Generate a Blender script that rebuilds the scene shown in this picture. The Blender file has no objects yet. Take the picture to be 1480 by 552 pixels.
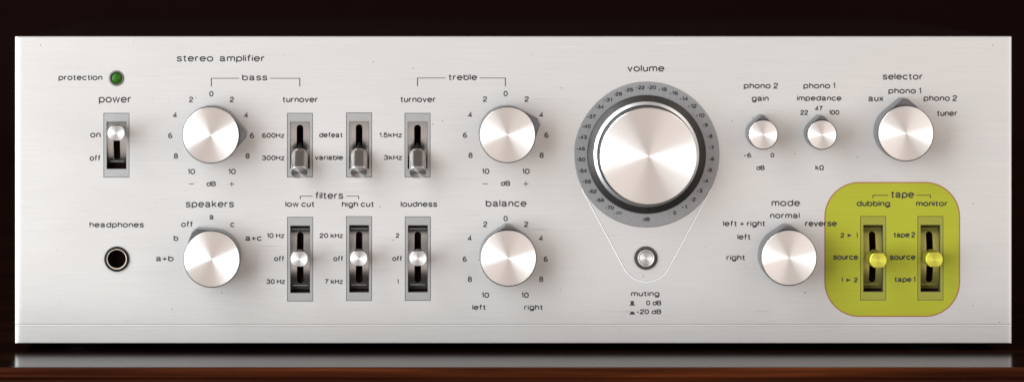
import bpy, bmesh, math
from mathutils import Vector, Matrix
C = bpy.context.scene.collection
SC = bpy.context.scene
S = 0.0003                       # metres per unit of the front panel's drawing
D, VX, VY = 4600.0, 560.0, -90.0   # camera distance and foot point, in drawing units
GY = 506.0                       # drawing height of the table top
def wx(x): return (x - 740.0) * S
def wz(y): return (GY - y) * S

# ------------------------------------------------------------------ camera
cam = bpy.data.objects.new('camera', bpy.data.cameras.new('camera')); C.objects.link(cam)
cam.location = (wx(VX), -D * S, wz(VY)); cam.rotation_euler = (math.pi / 2, 0, 0)
cam.data.sensor_width = 36; cam.data.lens = 36 * D / 1480.0
cam.data.shift_x = (740 - VX) / 1480.0; cam.data.shift_y = (VY - 276) / 1480.0
cam.data.clip_start = 0.05; cam.data.clip_end = 50
cam.data.dof.use_dof = True; cam.data.dof.focus_distance = D * S; cam.data.dof.aperture_fstop = 7.0
SC.camera = cam

# ------------------------------------------------------------------ world, lamps, exposure
w = bpy.data.worlds.new('World'); SC.world = w; w.use_nodes = True
# a warm, softly lit room: brighter on the photographer's side, dark behind the shelf
nt = w.node_tree; bg = nt.nodes['Background']
tc = nt.nodes.new('ShaderNodeTexCoord'); sp = nt.nodes.new('ShaderNodeSeparateXYZ'); nt.links.new(tc.outputs['Generated'], sp.inputs[0])
rm = nt.nodes.new('ShaderNodeMapRange'); rm.interpolation_type = 'SMOOTHSTEP'
for k, v in zip((1, 2, 3, 4), (-0.5, 0.35, 1.0, 0.0)): rm.inputs[k].default_value = v
nt.links.new(sp.outputs[1], rm.inputs[0])
mx = nt.nodes.new('ShaderNodeMix'); mx.data_type = 'RGBA'
mx.inputs['A'].default_value = (0.06, 0.05, 0.045, 1); mx.inputs['B'].default_value = (0.65, 0.572, 0.532, 1)
nt.links.new(rm.outputs[0], mx.inputs['Factor'])
# random lighter and darker cells added to the surroundings for sectors in the caps
vo = nt.nodes.new('ShaderNodeTexVoronoi'); vo.inputs['Scale'].default_value = 2.6; nt.links.new(tc.outputs['Generated'], vo.inputs['Vector'])
sc = nt.nodes.new('ShaderNodeSeparateColor'); nt.links.new(vo.outputs['Color'], sc.inputs[0])
mr = nt.nodes.new('ShaderNodeMapRange'); nt.links.new(sc.outputs[0], mr.inputs[0]); mr.inputs[3].default_value = 0.25; mr.inputs[4].default_value = 1.75
ml = nt.nodes.new('ShaderNodeVectorMath'); ml.operation = 'SCALE'; nt.links.new(mx.outputs['Result'], ml.inputs[0]); nt.links.new(mr.outputs[0], ml.inputs['Scale'])
nt.links.new(ml.outputs[0], bg.inputs[0])
bg.inputs[1].default_value = 1.1

def lamp(name, loc, aim, sx, sy, power, col):
    l = bpy.data.lights.new(name, 'AREA'); l.shape = 'RECTANGLE'; l.size = sx; l.size_y = sy
    l.energy = power; l.color = col
    o = bpy.data.objects.new(name, l); C.objects.link(o); o.location = loc
    o.rotation_euler = (Vector(aim) - Vector(loc)).to_track_quat('-Z', 'Y').to_euler()
lamp('window_light', (-1.35, -1.15, 0.20), (-0.1, 0, 0.07), 1.2, 1.45, 59, (0.90, 1.0, 1.06))
lamp('window_light', (-1.35, -1.15, 1.72), (-0.1, 0, 0.07), 1.2, 1.1, 32, (0.93, 1.0, 1.04))
lamp('window_light', (1.40, -1.15, 0.15), (0.1, 0, 0.07), 1.0, 1.2, 8.5, (1.0, 0.98, 0.96))
lamp('window_light', (1.40, -1.15, 1.55), (0.1, 0, 0.07), 1.0, 1.1, 8, (1.0, 0.97, 0.94))
SC.view_settings.view_transform = 'Standard'; SC.view_settings.look = 'None'
SC.view_settings.exposure = 0.0; SC.view_settings.gamma = 1.0
SC.render.engine = 'CYCLES'

# ------------------------------------------------------------------ materials
def mat(name, col, rough=0.5, metal=0.0, **kw):
    m = bpy.data.materials.new(name); m.use_nodes = True
    p = m.node_tree.nodes['Principled BSDF']
    p.inputs['Base Color'].default_value = (*col, 1); p.inputs['Roughness'].default_value = rough
    p.inputs['Metallic'].default_value = metal
    for k, v in kw.items(): p.inputs[k].default_value = v
    return m
def nodes(m):
    nt = m.node_tree; return nt, nt.nodes, nt.links, nt.nodes['Principled BSDF']
def noise(nt, scale, detail=4, rough=0.6, coord='Object', sc=1.0, loc=(0, 0, 0)):
    tc = nt.nodes.new('ShaderNodeTexCoord'); mp = nt.nodes.new('ShaderNodeMapping')
    mp.inputs['Scale'].default_value = scale; mp.inputs['Location'].default_value = loc
    nz = nt.nodes.new('ShaderNodeTexNoise'); nz.inputs['Scale'].default_value = sc
    nz.inputs['Detail'].default_value = detail; nz.inputs['Roughness'].default_value = rough
    nt.links.new(tc.outputs[coord], mp.inputs[0]); nt.links.new(mp.outputs[0], nz.inputs['Vector'])
    return nz
def maprange(nt, src, a, b, c, d):
    r = nt.nodes.new('ShaderNodeMapRange')
    for i, v in zip((1, 2, 3, 4), (a, b, c, d)): r.inputs[i].default_value = v
    nt.links.new(src, r.inputs[0]); return r.outputs[0]
def mixcol(nt, fac, a, b):
    m = nt.nodes.new('ShaderNodeMix'); m.data_type = 'RGBA'
    m.inputs['A'].default_value = (*a, 1); m.inputs['B'].default_value = (*b, 1)
    nt.links.new(fac, m.inputs['Factor']); return m.outputs['Result']
def bump(nt, src, strength, dist):
    b = nt.nodes.new('ShaderNodeBump'); b.inputs['Strength'].default_value = strength
    b.inputs['Distance'].default_value = dist; nt.links.new(src, b.inputs['Height']); return b.outputs[0]

def brushed(name, ca, cb, rough, metal):
    m = mat(name, ca, rough, metal); nt, nd, lk, p = nodes(m)
    n1 = noise(nt, (22, 1500, 60), 5, 0.65); n2 = noise(nt, (60, 3600, 60), 3, 0.6, loc=(3, 1, 0))
    n3 = noise(nt, (9, 14, 9), 2, 0.5, loc=(7, 2, 0))
    ad = nd.new('ShaderNodeMath'); ad.operation = 'ADD'
    lk.new(n1.outputs[0], ad.inputs[0]); lk.new(n2.outputs[0], ad.inputs[1])
    lk.new(mixcol(nt, maprange(nt, ad.outputs[0], 0.7, 1.3, 0, 1), ca, cb), p.inputs['Base Color'])
    lk.new(maprange(nt, n3.outputs[0], 0.3, 0.7, rough - 0.06, rough + 0.06), p.inputs['Roughness'])
    n4 = noise(nt, (34, 1100, 60), 2, 0.5, loc=(11, 5, 0)); n5 = noise(nt, (12, 30, 9), 2, 0.5, loc=(1, 9, 0))
    n6 = noise(nt, (700, 700, 700), 0, 0.5, loc=(2, 4, 9))
    base = p.inputs['Base Color'].links[0].from_socket
    for src, lo, hi, tint, lim in ((n4, 0.70, 0.80, (0.62, 0.61, 0.60), 0.7), (n4, 0.30, 0.22, (0.32, 0.30, 0.29), 0.7), (n5, 0.4, 0.75, (0.53, 0.49, 0.46), 0.35), (n6, 0.865, 0.885, (0.12, 0.11, 0.10), 0.7)):
        mm = nd.new('ShaderNodeMix'); mm.data_type = 'RGBA'; mm.inputs['B'].default_value = (*tint, 1)
        lk.new(base, mm.inputs['A']); lk.new(maprange(nt, src.outputs[0], lo, hi, 0, lim), mm.inputs['Factor']); base = mm.outputs['Result']
    lk.new(base, p.inputs['Base Color'])
    lk.new(bump(nt, ad.outputs[0], 0.35, 0.00006), p.inputs['Normal'])
    p.inputs['Anisotropic'].default_value = 0.6
    tv = nd.new('ShaderNodeCombineXYZ'); tv.inputs[2].default_value = 1.0
    lk.new(tv.outputs[0], p.inputs['Tangent'])
    return m
def spun(name, col, rough, aniso=0.85, grooves=9000.0):
    m = mat(name, col, rough, 1.0); nt, nd, lk, p = nodes(m)
    p.inputs['Anisotropic'].default_value = aniso; p.inputs['Anisotropic Rotation'].default_value = 0.25
    t = nd.new('ShaderNodeTangent'); t.direction_type = 'RADIAL'; t.axis = 'Z'
    lk.new(t.outputs[0], p.inputs['Tangent'])
    # fine lathe grooves: roughness and tint vary with the radius only
    tc = nd.new('ShaderNodeTexCoord'); sp = nd.new('ShaderNodeSeparateXYZ'); lk.new(tc.outputs['Object'], sp.inputs[0])
    cx = nd.new('ShaderNodeCombineXYZ'); lk.new(sp.outputs[0], cx.inputs[0]); lk.new(sp.outputs[1], cx.inputs[1])
    ln = nd.new('ShaderNodeVectorMath'); ln.operation = 'LENGTH'; lk.new(cx.outputs[0], ln.inputs[0])
    nz = nd.new('ShaderNodeTexNoise'); nz.noise_dimensions = '1D'; nz.inputs['Scale'].default_value = grooves / 4
    nz.inputs['Detail'].default_value = 3; lk.new(ln.outputs['Value'], nz.inputs['W'])
    lk.new(maprange(nt, nz.outputs[0], 0.3, 0.7, rough - 0.007, rough + 0.007), p.inputs['Roughness'])
    c2 = tuple(c * 0.975 for c in col)
    lk.new(mixcol(nt, maprange(nt, nz.outputs[0], 0.3, 0.7, 0, 1), col, c2), p.inputs['Base Color'])
    return m
def grained(name, ca, cb, rough, scale, metal=0.0, bs=0.1):
    m = mat(name, ca, rough, metal); nt, nd, lk, p = nodes(m)
    n = noise(nt, scale, 5, 0.6)
    lk.new(mixcol(nt, maprange(nt, n.outputs[0], 0.35, 0.65, 0, 1), ca, cb), p.inputs['Base Color'])
    lk.new(bump(nt, n.outputs[0], bs, 0.00005), p.inputs['Normal'])
    return m

M = {}
M['panel'] = brushed('brushed aluminium', (0.535, 0.515, 0.50), (0.48, 0.461, 0.448), 0.44, 0.5)
M['print'] = grained('black print ink', (0.008, 0.007, 0.007), (0.015, 0.013, 0.013), 0.6, (900, 900, 900))
M['cap'] = spun('spun aluminium', (0.90, 0.885, 0.87), 0.285, 0.955)
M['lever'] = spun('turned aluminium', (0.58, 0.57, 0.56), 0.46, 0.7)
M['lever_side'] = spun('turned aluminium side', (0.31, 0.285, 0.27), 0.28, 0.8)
M['lever_side_lime'] = spun('lime overlay on turned aluminium side', (0.40, 0.37, 0.06), 0.32, 0.6)  # the overlay's lime tint is put into the tape switch colours
M['lever_lime'] = spun('lime overlay on turned aluminium', (0.72, 0.70, 0.10), 0.34, 0.6)
M['knob'] = grained('satin grey metal', (0.21, 0.21, 0.22), (0.17, 0.17, 0.18), 0.3, (60, 60, 3000), 1.0)
M['edge'] = mat('dark knob edge', (0.03, 0.028, 0.028), 0.4, 0.6)
M['silver'] = mat('satin silver rim', (0.66, 0.66, 0.65), 0.38, 1.0)
M['dial'] = grained('grey anodised dial', (0.27, 0.27, 0.275), (0.245, 0.245, 0.25), 0.42, (700, 700, 700), 0.75)
M['dark_ring'] = grained('dark anodised bevel', (0.035, 0.031, 0.028), (0.026, 0.023, 0.02), 0.4, (500, 500, 500), 0.5)
M['bezel'] = grained('satin bezel grey', (0.31, 0.305, 0.30), (0.28, 0.275, 0.27), 0.42, (200, 1500, 200), 0.6)
M['bezel_lime'] = grained('lime tinted bezel', (0.24, 0.235, 0.03), (0.215, 0.21, 0.027), 0.45, (200, 1500, 200), 0.4)
M['shutter'] = grained('satin shutter metal', (0.46, 0.445, 0.43), (0.38, 0.365, 0.35), 0.28, (2500, 150, 200), 1.0)
M['shutter_lime'] = grained('lime tinted shutter', (0.36, 0.33, 0.08), (0.28, 0.26, 0.06), 0.4, (2500, 150, 200), 0.8)
M['black'] = grained('black plastic', (0.006, 0.006, 0.006), (0.01, 0.009, 0.009), 0.6, (800, 800, 800))
M['black'].node_tree.nodes['Principled BSDF'].inputs['Specular IOR Level'].default_value = 0.15
M['housing'] = grained('dark switch housing', (0.05, 0.045, 0.04), (0.03, 0.028, 0.026), 0.55, (600, 600, 600))
M['lime'] = grained('lime overlay tint', (0.26, 0.262, 0.014), (0.24, 0.243, 0.012), 0.5, (20, 1400, 20), 0.1)  # colour of the added annotation overlay, not a finish of the faceplate
M['lime'].node_tree.nodes['Principled BSDF'].inputs['Specular IOR Level'].default_value = 0.3
M['rust_line'] = mat('rust red outline', (0.22, 0.075, 0.022), 0.5)
M['lens'] = grained('green lens', (0.022, 0.09, 0.003), (0.010, 0.05, 0.002), 0.35, (500, 500, 500))
M['lens'].node_tree.nodes['Principled BSDF'].inputs['Specular IOR Level'].default_value = 0.15
M['collar'] = grained('dark grey collar', (0.06, 0.055, 0.05), (0.04, 0.036, 0.033), 0.45, (700, 700, 700), 0.5)
M['lamp_ring'] = grained('grey lamp collar', (0.16, 0.15, 0.13), (0.11, 0.10, 0.09), 0.4, (700, 700, 700), 0.7)
M['cover'] = grained('dark brown cover', (0.009, 0.003, 0.0025), (0.006, 0.002, 0.0016), 0.8, (30, 30, 30))
M['cover'].node_tree.nodes['Principled BSDF'].inputs['Specular IOR Level'].default_value = 0.03
M['trim'] = mat('white silver trim', (0.74, 0.735, 0.73), 0.4, 0.35)
M['brass'] = mat('pale brass sleeve', (0.80, 0.66, 0.52), 0.4, 0.4)

def wood(name, k, gk=1.0):
    m = mat(name, (0.05, 0.02, 0.01), 0.2); nt, nd, lk, p = nodes(m)
    n1 = noise(nt, (6, 320, 320), 6, 0.6); n2 = noise(nt, (2.2, 60, 60), 3, 0.5, loc=(2, 5, 1))
    ad = nd.new('ShaderNodeMath'); ad.operation = 'ADD'; lk.new(n1.outputs[0], ad.inputs[0]); lk.new(n2.outputs[0], ad.inputs[1])
    r = nd.new('ShaderNodeValToRGB'); e = r.color_ramp.elements
    e[0].position = 0.3; e[0].color = (0.005 * k, 0.0015 * k * gk, 0.0008 * k * gk ** 2, 1); e[1].position = 0.75; e[1].color = (0.035 * k, 0.011 * k * gk, 0.004 * k * gk ** 2, 1)
    q = r.color_ramp.elements.new(0.52); q.color = (0.014 * k, 0.0045 * k * gk, 0.002 * k * gk ** 2, 1)
    lk.new(maprange(nt, ad.outputs[0], 0.6, 1.4, 0, 1), r.inputs[0]); lk.new(r.outputs[0], p.inputs['Base Color'])
    p.inputs['Roughness'].default_value = 0.17; p.inputs['IOR'].default_value = 1.27
    lk.new(bump(nt, n1.outputs[0], 0.06, 0.0001), p.inputs['Normal'])
    return m
M['wood'] = wood('polished dark walnut', 0.45)
M['lit_edge'] = wood('red walnut lipping', 2.4, 0.72)  # same walnut, lighter and redder: light on the front edge put into the colour
lp = M['lit_edge'].node_tree.nodes['Principled BSDF']; lp.inputs['Roughness'].default_value = 0.35; lp.inputs['Specular IOR Level'].default_value = 0.05
M['wall'] = grained('dark brown wall', (0.008, 0.0028, 0.0022), (0.006, 0.0020, 0.0016), 0.9, (3, 3, 3))
M['wall'].node_tree.nodes['Principled BSDF'].inputs['Specular IOR Level'].default_value = 0.02

# ------------------------------------------------------------------ mesh helpers (drawing units in, metres out)
def finish(name, bm, m, parent=None, loc=(0, 0, 0), rot=(0, 0, 0), smooth=None, scale=True):
    bmesh.ops.remove_doubles(bm, verts=bm.verts, dist=1e-5)
    if scale: bmesh.ops.scale(bm, verts=bm.verts, vec=(S, S, S))
    bmesh.ops.recalc_face_normals(bm, faces=bm.faces)
    me = bpy.data.meshes.new(name); bm.to_mesh(me); bm.free()
    for mm in (m if isinstance(m, (list, tuple)) else [m]): me.materials.append(mm)
    o = bpy.data.objects.new(name, me); C.objects.link(o)
    if parent: o.parent = parent
    o.location = loc; o.rotation_euler = rot
    if smooth is not None:
        for p in me.polygons: p.use_smooth = True
        me.set_sharp_from_angle(angle=math.radians(smooth))
    return o
def lathe(bm, prof, n=96, cx=0, cy=0, mi=0, close=False):
    rings = []
    for r, z in prof:
        if r < 1e-6: rings.append([bm.verts.new((cx, cy, z))])
        else: rings.append([bm.verts.new((cx + r * math.cos(2 * math.pi * i / n), cy + r * math.sin(2 * math.pi * i / n), z)) for i in range(n)])
    pairs = list(zip(rings, rings[1:]))
    if close: pairs.append((rings[-1], rings[0]))
    for a, b in pairs:
        for i in range(n):
            j = (i + 1) % n
            if len(a) == 1 and len(b) == 1: continue
            if len(a) == 1: f = bm.faces.new((a[0], b[i], b[j]))
            elif len(b) == 1: f = bm.faces.new((a[i], a[j], b[0]))
            else: f = bm.faces.new((a[i], a[j], b[j], b[i]))
            f.material_index = mi
def loft(bm, outlines, cap_end=True, cap_start=True, mi=0):
    rs = [[bm.verts.new(p) for p in o] for o in outlines]
    n = len(rs[0])
    for a, b in zip(rs, rs[1:]):
        for i in range(n):
            f = bm.faces.new((a[i], a[(i + 1) % n], b[(i + 1) % n], b[i])); f.material_index = mi
    if cap_end: bm.faces.new(rs[-1]).material_index = mi
    if cap_start: bm.faces.new(rs[0][::-1]).material_index = mi
def box(bm, x0, x1, y0, y1, z0, z1, mi=0):
    loft(bm, [[(x0, y0, z), (x1, y0, z), (x1, y1, z), (x0, y1, z)] for z in (z0, z1)], mi=mi)
def flat(bm, pts, z):
    bm.faces.new([bm.verts.new((x, y, z)) for x, y in pts])
FRONT = (math.pi / 2, 0, 0)      # local x right, y up, z out of the panel

# ------------------------------------------------------------------ the setting: polished wooden table top and dark wall
def structure(o): o['kind'] = 'structure'; return o
bm = bmesh.new()
Yf = -183.0                       # front edge of the table, drawing units in front of the panel
prof = [(5000, 0), (Yf + 7, 0), (Yf + 6, 0), (Yf + 4, 0), (Yf + 1.2, -0.6), (Yf, -2.2), (Yf - 0.4, -8.5), (Yf - 1.6, -9.6), (Yf - 3.2, -10.2), (Yf - 4.2, -11.6),
        (Yf - 3.6, -13.0), (Yf - 0.5, -13.8), (Yf + 3, -15.5), (Yf + 6, -20), (Yf + 8, -45), (Yf + 40, -60), (5000, -60)]
loft(bm, [[(x, y, z) for y, z in prof] for x in (-4200, 4200)])
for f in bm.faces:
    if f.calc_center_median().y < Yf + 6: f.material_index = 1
structure(finish('tabletop', bm, (M['wood'], M['lit_edge']), smooth=40))
bm = bmesh.new(); box(bm, -9000, 9000, 5000, 5060, -1500, 6000)
structure(finish('background_wall', bm, M['wall']))

# ------------------------------------------------------------------ the amplifier
PX0, PX1, PY0, PY1 = 21.5, 1462.5, 53.3, 496.0
amp = bpy.data.objects.new('stereo_amplifier', None); C.objects.link(amp)
amp.location = (wx(742), 0.15, 0); amp.empty_display_size = 0.05
amp['label'] = 'brushed silver stereo amplifier with round knobs and toggle switches, standing on dark polished wood'
amp['category'] = 'amplifier'
def at(x, y, h=0.0): return Vector((wx(x), -h * S, wz(y))) - amp.location
def cappos(x, y, h):              # foot on the panel of something whose front is seen at x, y
    k = 1 - h / D; return VX + (x - VX) * k, VY + (y - VY) * k

# switches: name kind, centre x, top y, bottom y of the bezel, tilt of lever, label
SW = [(168.3, 164.2, 255.8, 'up', 'power switch with its lever up'),
      (433.5, 164.2, 255.6, 'down', 'bass turnover switch with its lever down'),
      (519.0, 163.6, 255.6, 'down', 'defeat switch with its lever down'),
      (603.5, 164.2, 255.6, 'down', 'treble turnover switch with its lever down'),
      (433.8, 314.0, 434.6, 'mid', 'low cut filter switch with its lever in the middle'),
      (519.0, 313.2, 433.8, 'mid', 'high cut filter switch with its lever in the middle'),
      (603.9, 313.4, 433.6, 'mid', 'loudness switch with its lever in the middle'),
      (1262.1, 313.0, 433.0, 'lime', 'tape dubbing switch tinted by the lime overlay'),
      (1344.8, 313.0, 433.0, 'lime', 'tape monitor switch tinted by the lime overlay')]
BW = 36.0; GAP = 0.7
holes = [(x - BW / 2 - GAP, x + BW / 2 + GAP, a - GAP, b + GAP) for x, a, b, _, _ in SW]
JACK, LED, MUTE = (168.8, 374.1), (168.2, 113.3), (933.4, 372.6)
ROUND = ((JACK, 13.6, 17), (LED, 8.6, 10), (MUTE, 12.8, 15))
for (x, y), r, q in ROUND: holes.append((x - q, x + q, y - q, y + q))

# faceplate: one sheet with chamfered rim, the long groove and real openings
bm = bmesh.new()
ch = 2.2
xs = {PX0: -ch, PX0 + 0.8: -1.3, PX0 + 2: -0.75, PX0 + 4: -0.32, PX0 + 6.5: -0.1, PX0 + 10: 0.0, PX1 - 10: 0.0, PX1 - 6.5: -0.1, PX1 - 4: -0.32, PX1 - 2: -0.75, PX1 - 0.8: -1.3, PX1: -ch}
ys = {PY0: -ch, PY0 + 0.5: -0.8, PY0 + 1.4: 0.0, PY1 - 1.4: 0.0, PY1 - 0.5: -0.8, PY1: -ch,
      467.7: 0.0, 468.5: -1.3, 470.6: 0.05, 471.2: 0.05, 471.5: -0.7, 472.1: 0.0}
for a, b, c, d in holes:
    xs[a] = xs[b] = 0.0; ys[c] = ys[d] = 0.0
XS, YS = sorted(xs), sorted(ys); V = {}
for i, x in enumerate(XS):
    for j, y in enumerate(YS):
        V[i, j] = bm.verts.new((x - 742, GY - y, min(xs[x], ys[y])))
def inhole(x, y): return any(a < x < b and c < y < d for a, b, c, d in holes)
for i in range(len(XS) - 1):
    for j in range(len(YS) - 1):
        if not inhole((XS[i] + XS[i + 1]) / 2, (YS[j] + YS[j + 1]) / 2):
            bm.faces.new((V[i, j], V[i, j + 1], V[i + 1, j + 1], V[i + 1, j]))
bmesh.ops.remove_doubles(bm, verts=bm.verts, dist=1e-4)
ext = bmesh.ops.extrude_edge_only(bm, edges=[e for e in bm.edges if e.is_boundary])
for v in [g for g in ext['geom'] if isinstance(g, bmesh.types.BMVert)]: v.co.z = -17.0
for (x, y), r, q in ROUND:        # round openings drilled through
    n = 64; sq = []
    for i in range(n):
        a = 2 * math.pi * i / n; c, t = math.cos(a), math.sin(a); k = q / max(abs(c), abs(t)); sq.append((c * k, t * k, c * r, t * r))
    va = [bm.verts.new((x - 742 + e[0], GY - y + e[1], 0)) for e in sq]; vb = [bm.verts.new((x - 742 + e[2], GY - y + e[3], 0)) for e in sq]
    vc = [bm.verts.new((x - 742 + e[2], GY - y + e[3], -17)) for e in sq]
    for i in range(n):
        j = (i + 1) % n; bm.faces.new((va[i], va[j], vb[j], vb[i])); bm.faces.new((vb[i], vb[j], vc[j], vc[i]))
face = finish('faceplate', bm, M['panel'], amp, at(742, GY), FRONT)
def onface(x, y, h=0.0): return ((x - 742) * S, (GY - y) * S, h * S)

bm = bmesh.new(); box(bm, PX0 + 6, PX1 - 6, GY - 494.5, GY - 55.5, -1080, -18)
for v in bm.verts: v.co.x -= 742
finish('cover', bm, M['cover'], amp, at(742, GY), FRONT)
for x, z in ((120, -90), (1364, -90), (120, -1000), (1364, -1000)):
    bm = bmesh.new(); lathe(bm, [(0, 0), (30, 0), (34, 2), (36, 11.4), (0, 11.4)], 40)
    finish('foot', bm, M['black'], amp, Vector((wx(x), -z * S, 0)) - amp.location, (0, 0, 0), 40)

# ------------------------------------------------------------------ lettering
def arc(cx, cy, rx, ry, a0, a1, n=20):
    o = []
    for i in range(n + 1):
        t = math.radians(a0 + (a1 - a0) * i / n); c, q = math.cos(t), math.sin(t); e = 0.96
        o.append((cx + rx * math.copysign(abs(c) ** e, c), cy + ry * math.copysign(abs(q) ** e, q)))
    return o
def smooth(*p):
    o = []; p = list(p); q = [p[0]] + p + [p[-1]]
    for k in range(1, len(q) - 2):
        a, b, c, d = (Vector(v) for v in q[k - 1:k + 3])
        for i in range(6):
            t = i / 6.0; o.append(tuple(0.5 * (2 * b + (c - a) * t + (2 * a - 5 * b + 4 * c - d) * t * t + (3 * b - a - 3 * c + d) * t ** 3)))
    return o + [p[-1]]
def L(*p): return list(p)
X = 0.73
arch = lambda x: smooth((x, 0.42), (x + 0.06, 0.60), (x + 0.28, X), (x + 0.5, 0.64), (x + 0.55, 0.44)) + [(x + 0.55, 0)]
G = {   # each letter: pen strokes in a box whose ascenders are 1 high and small letters 0.73
 'a': [smooth((0.05, 0.52), (0.11, 0.67), (0.33, X), (0.54, 0.66), (0.59, 0.50)) + smooth((0.59, 0.5), (0.59, 0.12), (0.63, 0.03), (0.72, 0.02)),
       smooth((0.59, 0.44), (0.50, 0.40), (0.20, 0.35), (0.04, 0.19), (0.20, 0.01), (0.44, 0.05), (0.59, 0.22))],
 'b': [L((0.03, 1), (0.03, 0)), arc(0.37, 0.365, 0.34, 0.365, 0, 360)],
 'c': [arc(0.36, 0.365, 0.35, 0.365, 38, 322)],
 'd': [L((0.71, 1), (0.71, 0)), arc(0.37, 0.365, 0.34, 0.365, 0, 360)],
 'e': [L((0.03, 0.38), (0.71, 0.38)) + arc(0.36, 0.365, 0.35, 0.365, 4, 322)],
 'f': [smooth((0.40, 0.98), (0.25, 0.98), (0.17, 0.84), (0.17, 0.70)) + [(0.17, 0)], L((0.0, 0.70), (0.37, 0.70))],
 'g': [arc(0.36, 0.365, 0.34, 0.365, 0, 360), L((0.70, X), (0.70, 0.0)) + smooth((0.70, 0.0), (0.62, -0.2), (0.36, -0.27), (0.12, -0.21), (0.05, -0.12))],
 'h': [L((0.03, 1), (0.03, 0)), arch(0.03)],
 'i': [L((0.0, X), (0.0, 0)), L((0.0, 1.0), (0.0, 0.88))],
 'k': [L((0.03, 1), (0.03, 0)), L((0.55, X), (0.03, 0.28)), L((0.22, 0.44), (0.60, 0))],
 'l': [L((0.0, 1), (0.0, 0))],
 'm': [L((0.03, X), (0.03, 0)), smooth((0.03, 0.42), (0.09, 0.62), (0.28, X), (0.46, 0.65), (0.51, 0.46)) + [(0.51, 0)],
       smooth((0.51, 0.42), (0.57, 0.62), (0.76, X), (0.94, 0.65), (0.99, 0.46)) + [(0.99, 0)]],
 'n': [L((0.03, X), (0.03, 0)), arch(0.03)],
 'o': [arc(0.36, 0.365, 0.36, 0.365, 0, 360)],
 'p': [L((0.03, X), (0.03, -0.26)), arc(0.37, 0.365, 0.34, 0.365, 0, 360)],
 'r': [L((0.03, X), (0.03, 0)), smooth((0.03, 0.40), (0.09, 0.60), (0.22, 0.71), (0.38, 0.71))],
 's': [smooth((0.58, 0.55), (0.50, 0.69), (0.30, X), (0.10, 0.67), (0.06, 0.52), (0.20, 0.41), (0.45, 0.34), (0.59, 0.19), (0.50, 0.04), (0.30, 0.0), (0.08, 0.05), (0.02, 0.20))],
 't': [L((0.17, 0.93), (0.17, 0.2)) + smooth((0.17, 0.2), (0.20, 0.06), (0.28, 0.02), (0.40, 0.03)), L((0.0, 0.71), (0.38, 0.71))],
 'u': [L((0.03, X), (0.03, 0.28)) + smooth((0.03, 0.28), (0.08, 0.09), (0.28, 0.0), (0.50, 0.12), (0.58, 0.30)), L((0.58, X), (0.58, 0))],
 'v': [L((0.0, X), (0.29, 0), (0.58, X))],
 'w': [L((0.0, X), (0.22, 0), (0.45, X), (0.68, 0), (0.90, X))],
 'x': [L((0.0, X), (0.56, 0)), L((0.56, X), (0.0, 0))],
 'z': [L((0.02, X), (0.52, X), (0.0, 0), (0.55, 0))],
 'H': [L((0.0, 1), (0.0, 0)), L((0.66, 1), (0.66, 0)), L((0.0, 0.52), (0.66, 0.52))],
 'B': [L((0.0, 0), (0.0, 1)), L((0.0, 1)) + smooth((0.0, 1), (0.40, 1), (0.60, 0.90), (0.60, 0.64), (0.40, 0.53)) + [(0.0, 0.53)],
       L((0.0, 0.53), (0.40, 0.53)) + smooth((0.40, 0.53), (0.66, 0.42), (0.66, 0.12), (0.42, 0.0)) + [(0.0, 0)]],
 '0': [arc(0.32, 0.5, 0.32, 0.5, 0, 360, 32)],
 '1': [L((0.0, 0.80), (0.12, 0.84), (0.22, 1.0), (0.22, 0))],
 '2': [smooth((0.03, 0.68), (0.08, 0.90), (0.31, 1.0), (0.55, 0.90), (0.58, 0.68), (0.42, 0.46), (0.14, 0.26), (0.02, 0.0)) + [(0.62, 0)]],
 '3': [smooth((0.04, 0.74), (0.10, 0.93), (0.31, 1.0), (0.53, 0.92), (0.55, 0.68), (0.42, 0.55), (0.24, 0.53)), smooth((0.24, 0.53), (0.50, 0.49), (0.62, 0.28), (0.52, 0.06), (0.31, 0.0), (0.08, 0.06), (0.01, 0.26))],
 '4': [L((0.62, 0.26), (0.0, 0.26), (0.45, 1.0), (0.45, 0))],
 '5': [L((0.56, 1), (0.12, 1), (0.06, 0.50)) + smooth((0.06, 0.50), (0.31, 0.63), (0.55, 0.54), (0.61, 0.32), (0.52, 0.08), (0.30, 0.0), (0.08, 0.06), (0.01, 0.22))],
 '6': [smooth((0.54, 0.93), (0.36, 1.0), (0.13, 0.84), (0.03, 0.54), (0.03, 0.32)), arc(0.33, 0.28, 0.30, 0.28, 0, 360)],
 '7': [L((0.0, 1), (0.60, 1)) + smooth((0.60, 1), (0.36, 0.62), (0.22, 0.0))],
 '8': [arc(0.32, 0.76, 0.26, 0.24, 0, 360), arc(0.32, 0.265, 0.31, 0.265, 0, 360)],
 '9': [smooth((0.10, 0.07), (0.28, 0.0), (0.51, 0.16), (0.61, 0.46), (0.61, 0.68)), arc(0.31, 0.72, 0.30, 0.28, 0, 360)],
 '.': [L((0.0, 0.06), (0.0, -0.06))], '-': [L((0.0, 0.40), (0.34, 0.40))], '+': [L((0.0, 0.40), (0.62, 0.40)), L((0.31, 0.72), (0.31, 0.08))],
 '\u03a9': [L((0.0, 0), (0.24, 0)) + smooth((0.24, 0.02), (0.20, 0.16), (0.02, 0.45), (0.10, 0.86), (0.40, 1.0), (0.70, 0.86), (0.78, 0.45), (0.60, 0.16), (0.56, 0.02)) + [(0.56, 0), (0.80, 0)]],
}
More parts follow.
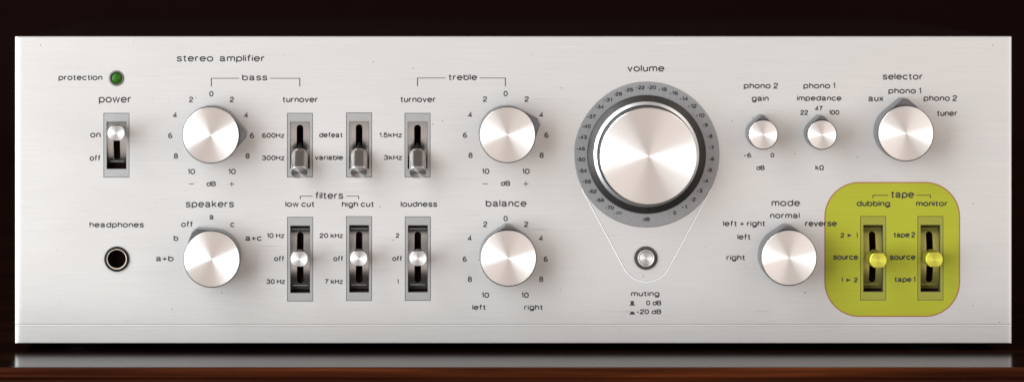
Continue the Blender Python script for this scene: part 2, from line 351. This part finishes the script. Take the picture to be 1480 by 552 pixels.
def stroke(bm, pts, wd, z):
    """a pen stroke of even width as a flat ribbon with mitred joints"""
    p = [Vector(pts[0])]
    for q in pts[1:]:
        if (Vector(q) - p[-1]).length > 0.02: p.append(Vector(q))
    closed = (p[0] - p[-1]).length < 0.05 and len(p) > 6
    if closed: p.pop()
    n = len(p); lft = []; rgt = []
    for i in range(n):
        a = p[i - 1] if (i or closed) else None; c = p[(i + 1) % n] if (i < n - 1 or closed) else None
        d1 = (p[i] - a).normalized() if a is not None else None; d2 = (c - p[i]).normalized() if c is not None else None
        if d1 is None: d1 = d2
        if d2 is None: d2 = d1
        t = d1 + d2
        t = t.normalized() if t.length > 1e-3 else d1
        nn = Vector((-t.y, t.x)); k = 1.0 / max(0.5, nn.dot(Vector((-d1.y, d1.x))))
        q = p[i]
        lft.append(bm.verts.new((*(q + nn * wd / 2 * k), z))); rgt.append(bm.verts.new((*(q - nn * wd / 2 * k), z)))
    for i in range(n if closed else n - 1):
        j = (i + 1) % n; bm.faces.new((rgt[i], rgt[j], lft[j], lft[i]))
def addtext(bm, s, x0, x1, base, asc, h, ox, oy, digits=False, wt=None):
    """letters of s filling x0..x1, standing on base, ascenders asc high"""
    wd = wt or (0.95 + 0.08 * asc); pen = 0.0; items = []; gap = 0.26
    for ch in s:
        if ch == ' ': pen += 0.36; continue
        g = G[ch]; items.append((pen, g)); pen += max(q[0] for st in g for q in st) + gap
    tot = max(pen - gap, 0.01); sy = asc - wd
    sx = (x1 - x0 - wd) / tot if s not in ('l', '1') else sy * 0.85
    sh = (x1 - x0 - wd - sx * 0.22) / 2 if s == '1' else 0
    lv = 0
    for p0, g in items:
        for st in g:
            stroke(bm, [(x0 + wd / 2 + sh + (p0 + q[0]) * sx - ox, oy - base + wd / 2 + q[1] * sy) for q in st], wd, h + 0.012 * (lv % 5)); lv += 1
def word(s, x0, x1, base, asc, h=0.12, parent=None):
    bm = bmesh.new(); cx = (x0 + x1) / 2
    addtext(bm, s, x0, x1, base, asc, 0, cx, base)
    return finish('printed_word', bm, M['print'], parent or face, onface(cx, base, h))
WORDS = [('protection', 84.2, 148, 116.5, 8.6), ('stereo  amplifier', 255, 382.8, 89.5, 10.2), ('power', 142.5, 190, 148.8, 11.2),
 ('bass', 349.5, 386.5, 116.8, 9.4), ('on', 130.2, 145.5, 199, 9), ('off', 129.5, 145.5, 232.7, 8.6),
 ('turnover', 408, 459.7, 148.3, 8.8), ('turnover', 578.3, 630, 148.2, 8.8),
 ('600Hz', 378.5, 411.4, 199.5, 7.2), ('300Hz', 378.5, 411.4, 231.9, 7.2), ('defeat', 461, 495.6, 199, 7.7), ('variable', 455, 496, 231.5, 7.7),
 ('1.5kHz', 548, 581.4, 199, 7.4), ('3kHz', 554.6, 581.4, 231.4, 7.4), ('filters', 455.4, 496.2, 287.5, 10.2),
 ('low cut', 412.4, 454.8, 299.1, 8.4), ('high cut', 493.8, 540.8, 299.1, 8.4), ('loudness', 579, 632, 299.1, 8.5),
 ('10 Hz', 385.4, 411.4, 343.9, 7.2), ('20 kHz', 461.7, 496, 343.9, 7.2), ('2', 571.9, 577.3, 343.7, 7.0),
 ('off', 396, 411, 377.3, 7.8), ('off', 481.6, 496.2, 377.3, 7.8), ('off', 566.8, 581.4, 377.3, 7.8),
 ('30 Hz', 384.8, 412.2, 410.1, 7.2), ('7 kHz', 469.2, 496, 410.1, 7.2), ('1', 573.6, 576.6, 410, 7.0),
 ('treble', 647.8, 689.7, 116.4, 9.2), ('balance', 701.6, 761.2, 298.8, 10.3), ('left', 682.6, 702.3, 447.5, 7.9), ('right', 757.3, 784.9, 447.5, 7.9),
 ('volume', 906.6, 960.3, 104, 10.2), ('headphones', 129, 208, 328.7, 8.4), ('speakers', 268, 338.2, 299.7, 10.3),
 ('a', 302.4, 309.2, 317.3, 8.9), ('off', 261.7, 279, 328.2, 8.7), ('c', 332.6, 339, 328.2, 8.6), ('b', 250.7, 257.8, 348.2, 8.5),
 ('a+c', 354.2, 378.5, 348, 8.6), ('a+b', 225, 251, 377.5, 8.6),
 ('phono 2', 1074.6, 1124.7, 128.4, 8.6), ('gain', 1086.2, 1111, 146.5, 8.4), ('phono 1', 1160.7, 1207.2, 128.4, 8.6), ('impedance', 1151.7, 1216.2, 146.1, 8.2),
 ('22', 1156.6, 1168, 166.4, 7.2), ('47', 1177.9, 1189, 160.5, 7.2), ('100', 1197.8, 1213.1, 166.3, 7.2),
 ('selector', 1275.3, 1333.8, 115.6, 9.6), ('phono 1', 1283.6, 1331.4, 135.7, 8.6), ('aux', 1254.5, 1277, 146.8, 8.9), ('phono 2', 1334.5, 1383.4, 146.3, 8.6), ('tuner', 1353.8, 1383.9, 168.1, 8.7),
 ('-6', 1074.7, 1086, 227.7, 6.6), ('0', 1113.5, 1119.1, 227.7, 6.6), ('dB', 1092.8, 1105.2, 246, 6.9), ('k\u03a9', 1178.2, 1191.0, 246, 7.4),
 ('mode', 1114.7, 1156.5, 298, 10), ('normal', 1112.7, 1155.8, 315.5, 8.6), ('left + right', 1045, 1106.3, 327, 8.4), ('reverse', 1163.3, 1209.4, 327, 8.8),
 ('left', 1065.7, 1085, 346.2, 8.3), ('right', 1049.6, 1077.2, 376, 8.3),
 ('tape', 1287.3, 1320.9, 286, 10.6), ('dubbing', 1237.7, 1286.3, 298.1, 8.4), ('monitor', 1323.6, 1369.7, 298.1, 8.4),
 ('source', 1204, 1240, 375.2, 8.2), ('source', 1285.7, 1323, 375.2, 8.2), ('tape 2', 1291.2, 1322.7, 343, 7.9), ('tape 1', 1292.5, 1323, 407.3, 7.9),
 ('muting', 911.7, 953.2, 427.9, 8.0), ('0 dB', 933.8, 955.9, 441, 7.2), ('-20 dB', 919.9, 955.9, 453.7, 7.2)]
for s, a, b, c, d in WORDS: word(s, a, b, c, d, 0.45 if (a > 1195 and c > 270) or s == 'reverse' else 0.12)

def marks(name, rects, h=0.12):   # printed rules
    cx = (rects[0][0] + rects[0][1]) / 2; cy = rects[0][2]
    bm = bmesh.new()
    for a, b, c, d in rects: flat(bm, [(a - cx, cy - d), (b - cx, cy - d), (b - cx, cy - c), (a - cx, cy - c)], 0)
    return finish(name, bm, M['print'], face, onface(cx, cy, h))
def bracket(xl, xa, xb, xr, y, yb, h=0.12, t=0.95, tv=1.35):
    marks('printed_bracket', [(xl - tv / 2, xa, y - t / 2, y + t / 2), (xl - tv / 2, xl + tv / 2, y + t / 2, yb)], h)
    marks('printed_bracket', [(xb, xr + tv / 2, y - t / 2, y + t / 2), (xr - tv / 2, xr + tv / 2, y + t / 2, yb)], h)
bracket(305.5, 345.6, 390, 433.3, 113.5, 125.2)
bracket(603.4, 643.8, 693.2, 730.4, 113.1, 125)
bracket(433.9, 451.8, 500.2, 518.3, 283.4, 288, tv=1.2)
bracket(1261.6, 1283.6, 1324.2, 1344.6, 282.2, 286.2, h=0.45, tv=1.2)
marks('printed_symbol', [(911.4, 916.2, 434.6, 440.2), (909.6, 918.0, 440.2, 441.3)])
bm = bmesh.new(); flat(bm, [(-3.2, 0.7), (3.2, 0.7), (2.3, 3.8), (-2.3, 3.8)], 0); flat(bm, [(-4.3, -0.4), (4.3, -0.4), (4.3, 0.7), (-4.3, 0.7)], 0)
finish('printed_symbol', bm, M['print'], face, onface(913.9, 453.7, 0.12))
def arrow_label(l, xl, xt0, xt1, r, xr, base):
    bm = bmesh.new(); hw = lambda c: 1.3 if c == '1' else 2.9
    addtext(bm, l, xl - hw(l), xl + hw(l), base, 6.9, 0, xt0, base); addtext(bm, r, xr - hw(r), xr + hw(r), base, 6.9, 0, xt0, base)
    flat(bm, [(0, 0.6), (xt1 - xt0, 3.2), (0, 5.8)], 0)
    finish('printed_word', bm, M['print'], face, onface(xt0, base, 0.45))
arrow_label('2', 1217.5, 1224.9, 1231, '1', 1238.5, 343.2)
arrow_label('1', 1217.0, 1223.2, 1229.6, '2', 1236.9, 407.6)
def scale(cx, cy, items):
    bm = bmesh.new()
    for s, x, y in items:
        if s == '+':
            for q in ((3.7, 0.5), (0.5, 3.7)): flat(bm, [(x - q[0] - cx, cy - y - q[1]), (x + q[0] - cx, cy - y - q[1]), (x + q[0] - cx, cy - y + q[1]), (x - q[0] - cx, cy - y + q[1])], 0.0 if q[0] > 1 else 0.02)
        elif s == '-': flat(bm, [(x - 3.7 - cx, cy - y - 0.5), (x + 3.7 - cx, cy - y - 0.5), (x + 3.7 - cx, cy - y + 0.5), (x - 3.7 - cx, cy - y + 0.5)], 0)
        else:
            hw = {'dB': 7.0, '10': 5.6}.get(s, 3.15); hh = 7.4 if s == 'dB' else 8.0
            addtext(bm, s, x - hw, x + hw, y + hh / 2, hh, 0, cx, cy, digits=True)
    finish('printed_scale', bm, M['print'], face, onface(cx, cy, 0.12))
scale(305.5, 196, [('0', 305.5, 135.8), ('2', 276.2, 144), ('2', 335.2, 144), ('4', 253, 166.5), ('4', 355.8, 166.5), ('6', 246, 196), ('6', 364.3, 196),
  ('8', 254.2, 225.5), ('8', 357.8, 225.5), ('10', 276.5, 248), ('10', 335.3, 248), ('-', 276.5, 266), ('dB', 305, 265.6), ('+', 335, 266)])
scale(730.8, 195.5, [('0', 730.8, 135.5), ('2', 701, 143.5), ('2', 761.3, 143.5), ('4', 679.5, 166), ('4', 782.4, 166), ('6', 672, 195.5), ('6', 789.8, 195.5),
  ('8', 680, 224.6), ('8', 782.8, 224.6), ('10', 701.8, 247.7), ('10', 760, 247.7), ('-', 701.4, 265.7), ('dB', 730.4, 265), ('+', 760, 265.7)])
scale(730.8, 374, [('0', 730.8, 315.7), ('2', 701.4, 324), ('2', 760.6, 324), ('4', 679, 344), ('4', 782, 344), ('6', 671.6, 374.2), ('6', 788.7, 374.2),
  ('8', 679, 403.2), ('8', 782.2, 403.2), ('10', 701.4, 426.2), ('10', 758.7, 426.2)])

# ------------------------------------------------------------------ lime annotation overlay round the tape switches, added as a thin sheet
def rrect(x0, x1, y0, y1, r, n=14):
    p = []
    for cx, cy, a0 in ((x1 - r, y1 - r, 0), (x0 + r, y1 - r, 90), (x0 + r, y0 + r, 180), (x1 - r, y0 + r, 270)):
        for i in range(n + 1):
            a = math.radians(a0 + 90.0 * i / n); p.append((cx + r * math.cos(a), cy + r * math.sin(a)))
    return p
TX, TY = 1289.5, 360.2
out = rrect(-97.6, 97.6, -96.8, 96.8, 50)
bm = bmesh.new(); edges = []
def loop(pts, z=0):
    vs = [bm.verts.new((x, y, z)) for x, y in pts]
    for i in range(len(vs)): edges.append(bm.edges.new((vs[i], vs[(i + 1) % len(vs)])))
loop(out)
for a, b, c, d in holes[7:9]: loop([(a - TX, TY - d), (b - TX, TY - d), (b - TX, TY - c), (a - TX, TY - c)])
bmesh.ops.triangle_fill(bm, use_beauty=True, use_dissolve=False, edges=edges, normal=(0, 0, 1))
tp = finish('tape_overlay', bm, M['lime'], face, onface(TX, TY, 0.18)); tp['label'] = 'lime yellow rounded annotation overlay with a rust red outline'
bm = bmesh.new(); inn = rrect(-96.4, 96.4, -95.6, 95.6, 48.8); out = rrect(-98.0, 98.0, -97.2, 97.2, 50.4)
for i in range(len(out)):
    j = (i + 1) % len(out)
    bm.faces.new([bm.verts.new((*q, 0)) for q in (inn[i], out[i], out[j], inn[j])])
finish('overlay_outline', bm, M['rust_line'], face, onface(TX, TY, 0.3))

# ------------------------------------------------------------------ toggle switches
def lever_mesh(L, L0, m, parent, loc, tx, ty):
    R, F = 12.2, 9.9; n = 64
    def sec(z, r, f):
        o = []
        for i in range(n):
            a = 2 * math.pi * i / n; x, y = r * math.cos(a), r * math.sin(a)
            o.append((x, max(-f, min(f, y)), z))
        return o
    bm = bmesh.new()
    loft(bm, [sec(L0, R - 3, R - 3), sec(L0 + 1.2, R - 1, R), sec(L0 + 3.2, R, R), sec(L0 + 5.2, R, F), sec(L - 5.0, R, F), sec(L - 3.2, R, 10.5), sec(L - 0.6, R, 10.5), sec(L, R - 0.6, 10.0)])
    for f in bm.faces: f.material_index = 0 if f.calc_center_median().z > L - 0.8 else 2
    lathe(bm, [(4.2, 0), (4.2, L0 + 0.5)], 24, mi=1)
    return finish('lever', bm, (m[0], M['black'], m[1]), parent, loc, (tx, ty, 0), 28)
def switch(x, ya, yb, kind, label):
    lime = kind == 'lime'; cy = (ya + yb) / 2; H = yb - ya
    bw, bh = BW / 2, H / 2
    iw = 14.3; it, ib = bh - 12.0, -bh + 11.4          # opening
    bm = bmesh.new(); z = -0.5
    xs_, ys_ = [-bw, -iw, iw, bw], [-bh, ib, it, bh]
    vv = {(i, j): bm.verts.new((xs_[i], ys_[j], z)) for i in range(4) for j in range(4)}
    for i in range(3):
        for j in range(3):
            if (i, j) != (1, 1): bm.faces.new((vv[i, j], vv[i + 1, j], vv[i + 1, j + 1], vv[i, j + 1]))
    for (x0_, y0_, x1_, y1_) in ((-bw, -bh, bw, bh), (-iw, ib, iw, it)):
        c = [(x0_, y0_), (x1_, y0_), (x1_, y1_), (x0_, y1_)]; dz = -15 if x0_ < -iw else -2.2
        for k in range(4):
            a, b = c[k], c[(k + 1) % 4]
            bm.faces.new([bm.verts.new(q) for q in ((*a, z), (*b, z), (*b, dz), (*a, dz))]).material_index = 1
    bz = finish('toggle_switch', bm, (M['bezel_lime' if lime else 'bezel'], M['housing']), amp, at(x, cy), FRONT); bz['label'] = label
    # dark well behind the opening
    bm = bmesh.new()
    c = [(-iw - .2, ib - .2), (iw + .2, ib - .2), (iw + .2, it + .2), (-iw - .2, it + .2)]
    loft(bm, [[(*q, -46) for q in c], [(*q, -2.0) for q in c]], cap_end=False)
    finish('housing', bm, M['housing'], bz)
    # curved shutter with the slot
    if kind in ('mid', 'lime'): apex, R, s0, s1, d0 = 0.0, 80.0, it - 10.5, ib + 12.5, -5.0
    elif kind == 'down': apex, R, s0, s1, d0 = it - 4, 90.0, it - 4.5, ib + 12, -2.8
    else: apex, R, s0, s1, d0 = it - 14, 75.0, it - 4.5, ib + 12.5, -3.5
    def dep(y): return d0 - (y - apex) ** 2 / (2 * R)
    rows = [ib + 0.4 + (it - ib - 0.8) * i / 40.0 for i in range(41)]
    rr = 4.8
    for k in range(9):
        a = math.radians(90 * k / 8.0); rows += [s0 - rr + rr * math.sin(a), s1 + rr - rr * math.sin(a)]
    rows = sorted(set(round(r, 4) for r in rows))
    def hw(y):
        if y >= s0 or y <= s1: return 0.0
        if y > s0 - rr: return math.sqrt(max(0, rr * rr - (y - s0 + rr) ** 2))
        if y < s1 + rr: return math.sqrt(max(0, rr * rr - (s1 + rr - y) ** 2))
        return rr
    bm = bmesh.new()
    for y0_, y1_ in zip(rows, rows[1:]):
        for sg in (-1, 1):
            q = [(sg * (iw - .35), y0_), (sg * hw(y0_), y0_), (sg * hw(y1_), y1_), (sg * (iw - .35), y1_)]
            try:
                pts = []
                for p in q:
                    if p not in pts: pts.append(p)
                bm.faces.new([bm.verts.new((p[0], p[1], dep(p[1]))) for p in pts])
                bm.faces.new([bm.verts.new((p[0], p[1], dep(p[1]) - 1.2)) for p in pts])
            except ValueError: pass
    sh = M['shutter_lime' if lime else 'shutter']
    finish('shutter', bm, sh, bz, smooth=30)
    for yr, x0_, x1_ in (((it - 6.5, -12.5, 12.5), (ib + 9.5, -11, 10.5)) if kind in ('mid', 'lime') else ((ib + 10, -10, 9),)):
        if kind == 'down': continue
        bm = bmesh.new(); box(bm, x0_, x1_, yr - 0.35, yr + 0.35, dep(yr) - 0.3, dep(yr) + 0.7)
        finish('shutter_ridge', bm, sh, bz)
    if kind in ('mid', 'lime'):
        bm = bmesh.new(); box(bm, -4.6, 4.6, it - 3.6, it - 0.6, dep(it - 2) - 0.4, dep(it - 2) + 0.5)
        finish('stop_notch', bm, M['black'], bz)
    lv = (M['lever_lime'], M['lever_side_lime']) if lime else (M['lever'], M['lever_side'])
    # lever: rotates about a pivot behind the panel
    L, L0 = 65.0, 22.0; piv = Vector((0, (s0 + s1) / 2 + (0.5 if kind == 'mid' else 0), -16))
    tx, ty = {'mid': (-3.3, 0), 'down': (35, 0), 'up': (-2.0, 3.2), 'lime': (1.5, 0)}[kind]
    if lime: tx, ty = (-1.0, -0.2) if x < 1300 else (-2.0, -2.3)
    if kind == 'down': piv.y = 0.5
    if kind == 'up': piv.y = 18.0
    lever_mesh(L, L0, lv, bz, piv * S, math.radians(tx), math.radians(ty))
for a in SW: switch(*a)

# ------------------------------------------------------------------ rotary knobs
def knob(cx, cy, r, h, turn, tip, tr, label):
    """cx, cy: where the cap is seen; turn: clockwise from straight up"""
    fx, fy = cappos(cx, cy, h); rc = r / (1 + h / D)
    a = math.radians(90 - turn); d = tip - 0.5 * tr
    hull = math.acos((rc - tr) / d); n = 72; pts = []
    for i in range(n + 1):
        t = a + hull + (2 * math.pi - 2 * hull) * i / n; pts.append((math.cos(t), math.sin(t), 0))
    for i in range(13):
        t = a - hull + 2 * hull * i / 12.0; cl = min(math.cos(t - a), 0.5) ; sl = math.sin(t - a) * (1.0 if cl < 0.5 else 0.866 / max(0.866, abs(math.sin(t - a)))); pts.append((cl * math.cos(a) - sl * math.sin(a), cl * math.sin(a) + sl * math.cos(a), 1))
    def out(rr, tt, z): return [((rr * c + (d * math.cos(a) + tt * c - rr * c) * k), (rr * s + (d * math.sin(a) + tt * s - rr * s) * k), z) for c, s, k in pts]
    hb = h - 7.0
    bm = bmesh.new()
    loft(bm, [out(rc - 0.6, tr - 0.6, 0.8), out(rc, tr, 1.6), out(rc, tr, hb - 1.2), out(rc - 1.0, max(0.6, tr - 1.4), hb)])
    body = finish('pointer_knob', bm, M['knob'], amp, at(fx, fy), FRONT, 25); body['label'] = label
    bm = bmesh.new(); lathe(bm, [(rc - 1.8, hb - 0.5), (rc - 1.8, hb + 0.8), (rc + 0.3, hb + 1.3), (rc + 0.3, h - 1.6), (rc - 0.8, h - 1.0)], 128)
    finish('knob_edge', bm, M['edge'], body, smooth=30)
    bm = bmesh.new(); lathe(bm, [(rc - 0.9, h - 1.3), (rc - 0.7, h - 0.6), (rc - 1.2, h), (0, h)], 128)
    finish('cap', bm, M['cap'], body, smooth=20)
knob(304.6, 195.4, 41.0, 46, 90, 49.5, 6, 'bass knob with its pointer turned right to 6')
knob(305.9, 374.4, 40.9, 46, -33, 47.3, 6, 'speakers knob with its pointer turned left to off')
knob(733.5, 195.0, 40.6, 46, 68, 49.0, 6, 'treble knob with its pointer turned right to 4')
knob(734.8, 373.0, 40.7, 46, 0, 45.6, 6, 'balance knob with its pointer straight up')
knob(1309.6, 193.0, 40.2, 46, 0, 49.0, 5, 'selector knob with its pointer straight up')
knob(1140.6, 372.5, 40.2, 46, 0, 45.0, 6, 'mode knob with its pointer straight up')
knob(1103.2, 194.8, 21.4, 40, 0, 27.0, 3, 'small phono gain knob with its pointer straight up')
knob(1188.3, 195.0, 21.4, 40, 0, 26.6, 4, 'small phono impedance knob with its pointer straight up')

# ------------------------------------------------------------------ volume dial and knob
VCX, VCY = 934.3, 223.3
bm = bmesh.new(); lathe(bm, [(104.9, 0.05), (104.9, 1.2), (104.2, 1.8), (86.0, 1.8), (85.4, 1.4), (85.4, 0.05)], 160, close=True)
dial = finish('volume_dial', bm, M['dial'], amp, at(VCX, VCY), FRONT, 30)
bm = bmesh.new(); lathe(bm, [(85.2, 1.5), (84.4, 2.2), (74.0, 9.0), (60, 9.0), (60, 0.1), (85.2, 0.1)], 160, close=True)
finish('inner_bevel', bm, M['dark_ring'], dial, smooth=30)
NUM = [('-22', 925.3, 126.8), ('-20', 941.6, 126.6), ('-18', 957.4, 129.4), ('-16', 973.5, 134.8), ('-14', 988, 143), ('-12', 1000.3, 153.5), ('-10', 1011.7, 167), ('-9', 1018.9, 180.9),
 ('-8', 1025.7, 196.9), ('-7', 1027.9, 213.5), ('-6', 1028.2, 229.5), ('-5', 1025.2, 245.7), ('-4', 1019.8, 261.4), ('-3', 1011, 275.4), ('-2', 1001.5, 288), ('-1', 988.6, 299), ('0', 975, 307.2),
 ('dB', 934.2, 316.5), ('-25', 908.7, 130), ('-28', 892.6, 136), ('-31', 878.1, 144.5), ('-34', 866.3, 154.5), ('-37', 854.6, 168.5), ('-40', 847.4, 182.5), ('-43', 841.8, 198.3), ('-46', 839.2, 214.9),
 ('-50', 839.3, 230.5), ('-54', 841.8, 246.8), ('-58', 847.7, 262.3), ('-62', 856, 276.3), ('-66', 866.9, 289), ('-70', 880.8, 300), ('-oo', 893, 307.5)]
for s, x, y in NUM:
    bm = bmesh.new(); hw = {1: 2.3, 2: 4.0, 3: 6.5}[len(s)]; hh = 5.7
    if s == 'dB': hw = 5.0
    if s == '-oo':
        addtext(bm, '-', -6.6, -4.0, -y, 5.7, 0, 0, -y - hh / 2, digits=True)
        for c in (-0.6, 3.6):
            for i in range(20):
                q = [(c + rx * math.cos(2 * math.pi * k / 20), ry * math.sin(2 * math.pi * k / 20)) for rx, ry, k in ((1.5, 1.2, i), (2.3, 2.0, i), (2.3, 2.0, i + 1), (1.5, 1.2, i + 1))]
                flat(bm, q, 0 if c < 0 else 0.02)
    else: addtext(bm, s, -hw, hw, 0, hh, 0, 0, -hh / 2, digits=True)
    finish('dial_number', bm, M['print'], dial, ((x - VCX) * S, (VCY - y) * S, 2.0 * S))

h = 48; rc = 70.3 / (1 + h / D); fx, fy = cappos(937.4, 225.9, h)
bm = bmesh.new()
lathe(bm, [(75.6, 9.2), (76.0, 10), (71.9, 13.0), (71.3, 14.4)], 160)
vk = finish('volume_knob', bm, M['silver'], amp, at(fx, fy), FRONT, 30); vk['label'] = 'large volume knob with a spun silver face'
bm = bmesh.new(); lathe(bm, [(71.3, 14.2), (70.6, 14.0), (70.4, 15.5), (rc - 0.1, h - 3.6), (rc, h - 1.5), (rc - 0.5, h - 1.0)], 160)
finish('knob_edge', bm, M['edge'], vk, smooth=30)
bm = bmesh.new(); lathe(bm, [(rc - 0.6, h - 1.2), (rc - 0.3, h - 0.8), (rc - 1.3, h), (0, h)], 160)
finish('cap', bm, M['cap'], vk, smooth=20)

# teardrop trim from the dial down round the muting button
R1, R2, dy = 105.6, 36.0, 371.0 - VCY
phi = math.asin((R1 - R2) / dy)
path = []
a1 = phi                          # tangent direction measured from horizontal, below
p1 = (-R1 * math.cos(phi), -R1 * math.sin(phi)); p2 = (-R2 * math.cos(phi), -dy - R2 * math.sin(phi))
for i in range(9): path.append((p1[0] + (p2[0] - p1[0]) * i / 8.0, p1[1] + (p2[1] - p1[1]) * i / 8.0))
for i in range(1, 32):
    t = math.pi + phi + (math.pi - 2 * phi) * i / 32.0; path.append((R2 * math.cos(t), -dy + R2 * math.sin(t)))
path += [(-x, y) for x, y in path[:9][::-1]]
def ribbon(sec):
    bm = bmesh.new(); prev = None
    for i, (x, y) in enumerate(path):
        x0_, y0_ = path[max(0, i - 1)]; x1_, y1_ = path[min(len(path) - 1, i + 1)]
        t = Vector((x1_ - x0_, y1_ - y0_)).normalized(); nrm = Vector((-t.y, t.x))
        cur = [bm.verts.new((x + nrm.x * u, y + nrm.y * u, zz)) for u, zz in sec]
        if prev:
            for k in range(len(sec) - 1): bm.faces.new((prev[k], prev[k + 1], cur[k + 1], cur[k]))
        prev = cur
    return bm
tt = finish('teardrop_trim', ribbon([(-0.75, 0.03), (-0.5, 0.45), (0.3, 0.45), (0.5, 0.05)]), M['trim'], amp, at(VCX, VCY), FRONT, 30)
finish('trim_groove', ribbon([(0.55, 0.04), (0.95, 0.04)]), M['edge'], tt)

# ------------------------------------------------------------------ lamp, jack, button
bm = bmesh.new(); lathe(bm, [(8.2, -8), (8.4, 1.0), (9.2, 1.8), (10.4, 1.6), (11.2, 0.2), (8.9, 0.05)], 64)
r = finish('indicator_lamp', bm, M['lamp_ring'], amp, at(*LED), FRONT, 30); r['label'] = 'unlit green protection lamp'
bm = bmesh.new(); lathe(bm, [(8.3, -1.5), (7.6, -0.4), (5.5, 0.8), (3, 1.4), (0, 1.6)], 48); finish('lens', bm, M['lens'], r, smooth=60)
bm = bmesh.new(); lathe(bm, [(14.6, 0.1), (14.6, 2.6), (15.2, 3.4), (17.2, 3.0), (18.1, 1.8), (18.1, 0.1)], 72)
r = finish('headphone_jack', bm, M['black'], amp, at(*JACK), FRONT, 30); r['label'] = 'black headphone socket with a pale metal ring'
bm = bmesh.new(); lathe(bm, [(13.2, -6), (13.4, 1.6), (14.0, 2.2), (14.6, 2.0), (14.7, -2)], 72); finish('socket_ring', bm, M['brass'], r, smooth=30)
bm = bmesh.new(); lathe(bm, [(13.3, 0.4), (13.1, -8), (12.6, -70), (0, -70)], 64); finish('barrel', bm, M['black'], r, smooth=30)
bm = bmesh.new(); lathe(bm, [(12.4, -14), (12.5, 1.4), (13.0, 2.0), (16.2, 2.0), (16.9, 1.3), (16.9, 0.1), (13, 0.1)], 72)
r = finish('muting_button', bm, M['collar'], amp, at(*MUTE), FRONT, 30); r['label'] = 'round muting push button in a dark collar'
bm = bmesh.new(); lathe(bm, [(12.2, -14), (12.3, 4.4), (11.9, 5.3), (10.6, 5.5), (10.1, 5.1), (9.9, 4.2)], 64); finish('button_rim', bm, M['silver'], r, smooth=30)
bm = bmesh.new(); lathe(bm, [(9.5, 4.4), (9.0, 5.0), (0, 5.0)], 64); finish('button_cap', bm, M['lever'], r, smooth=30)
bm = bmesh.new(); lathe(bm, [(12.4, -12), (10.5, -12.5)], 48); finish('button_well', bm, M['black'], r)
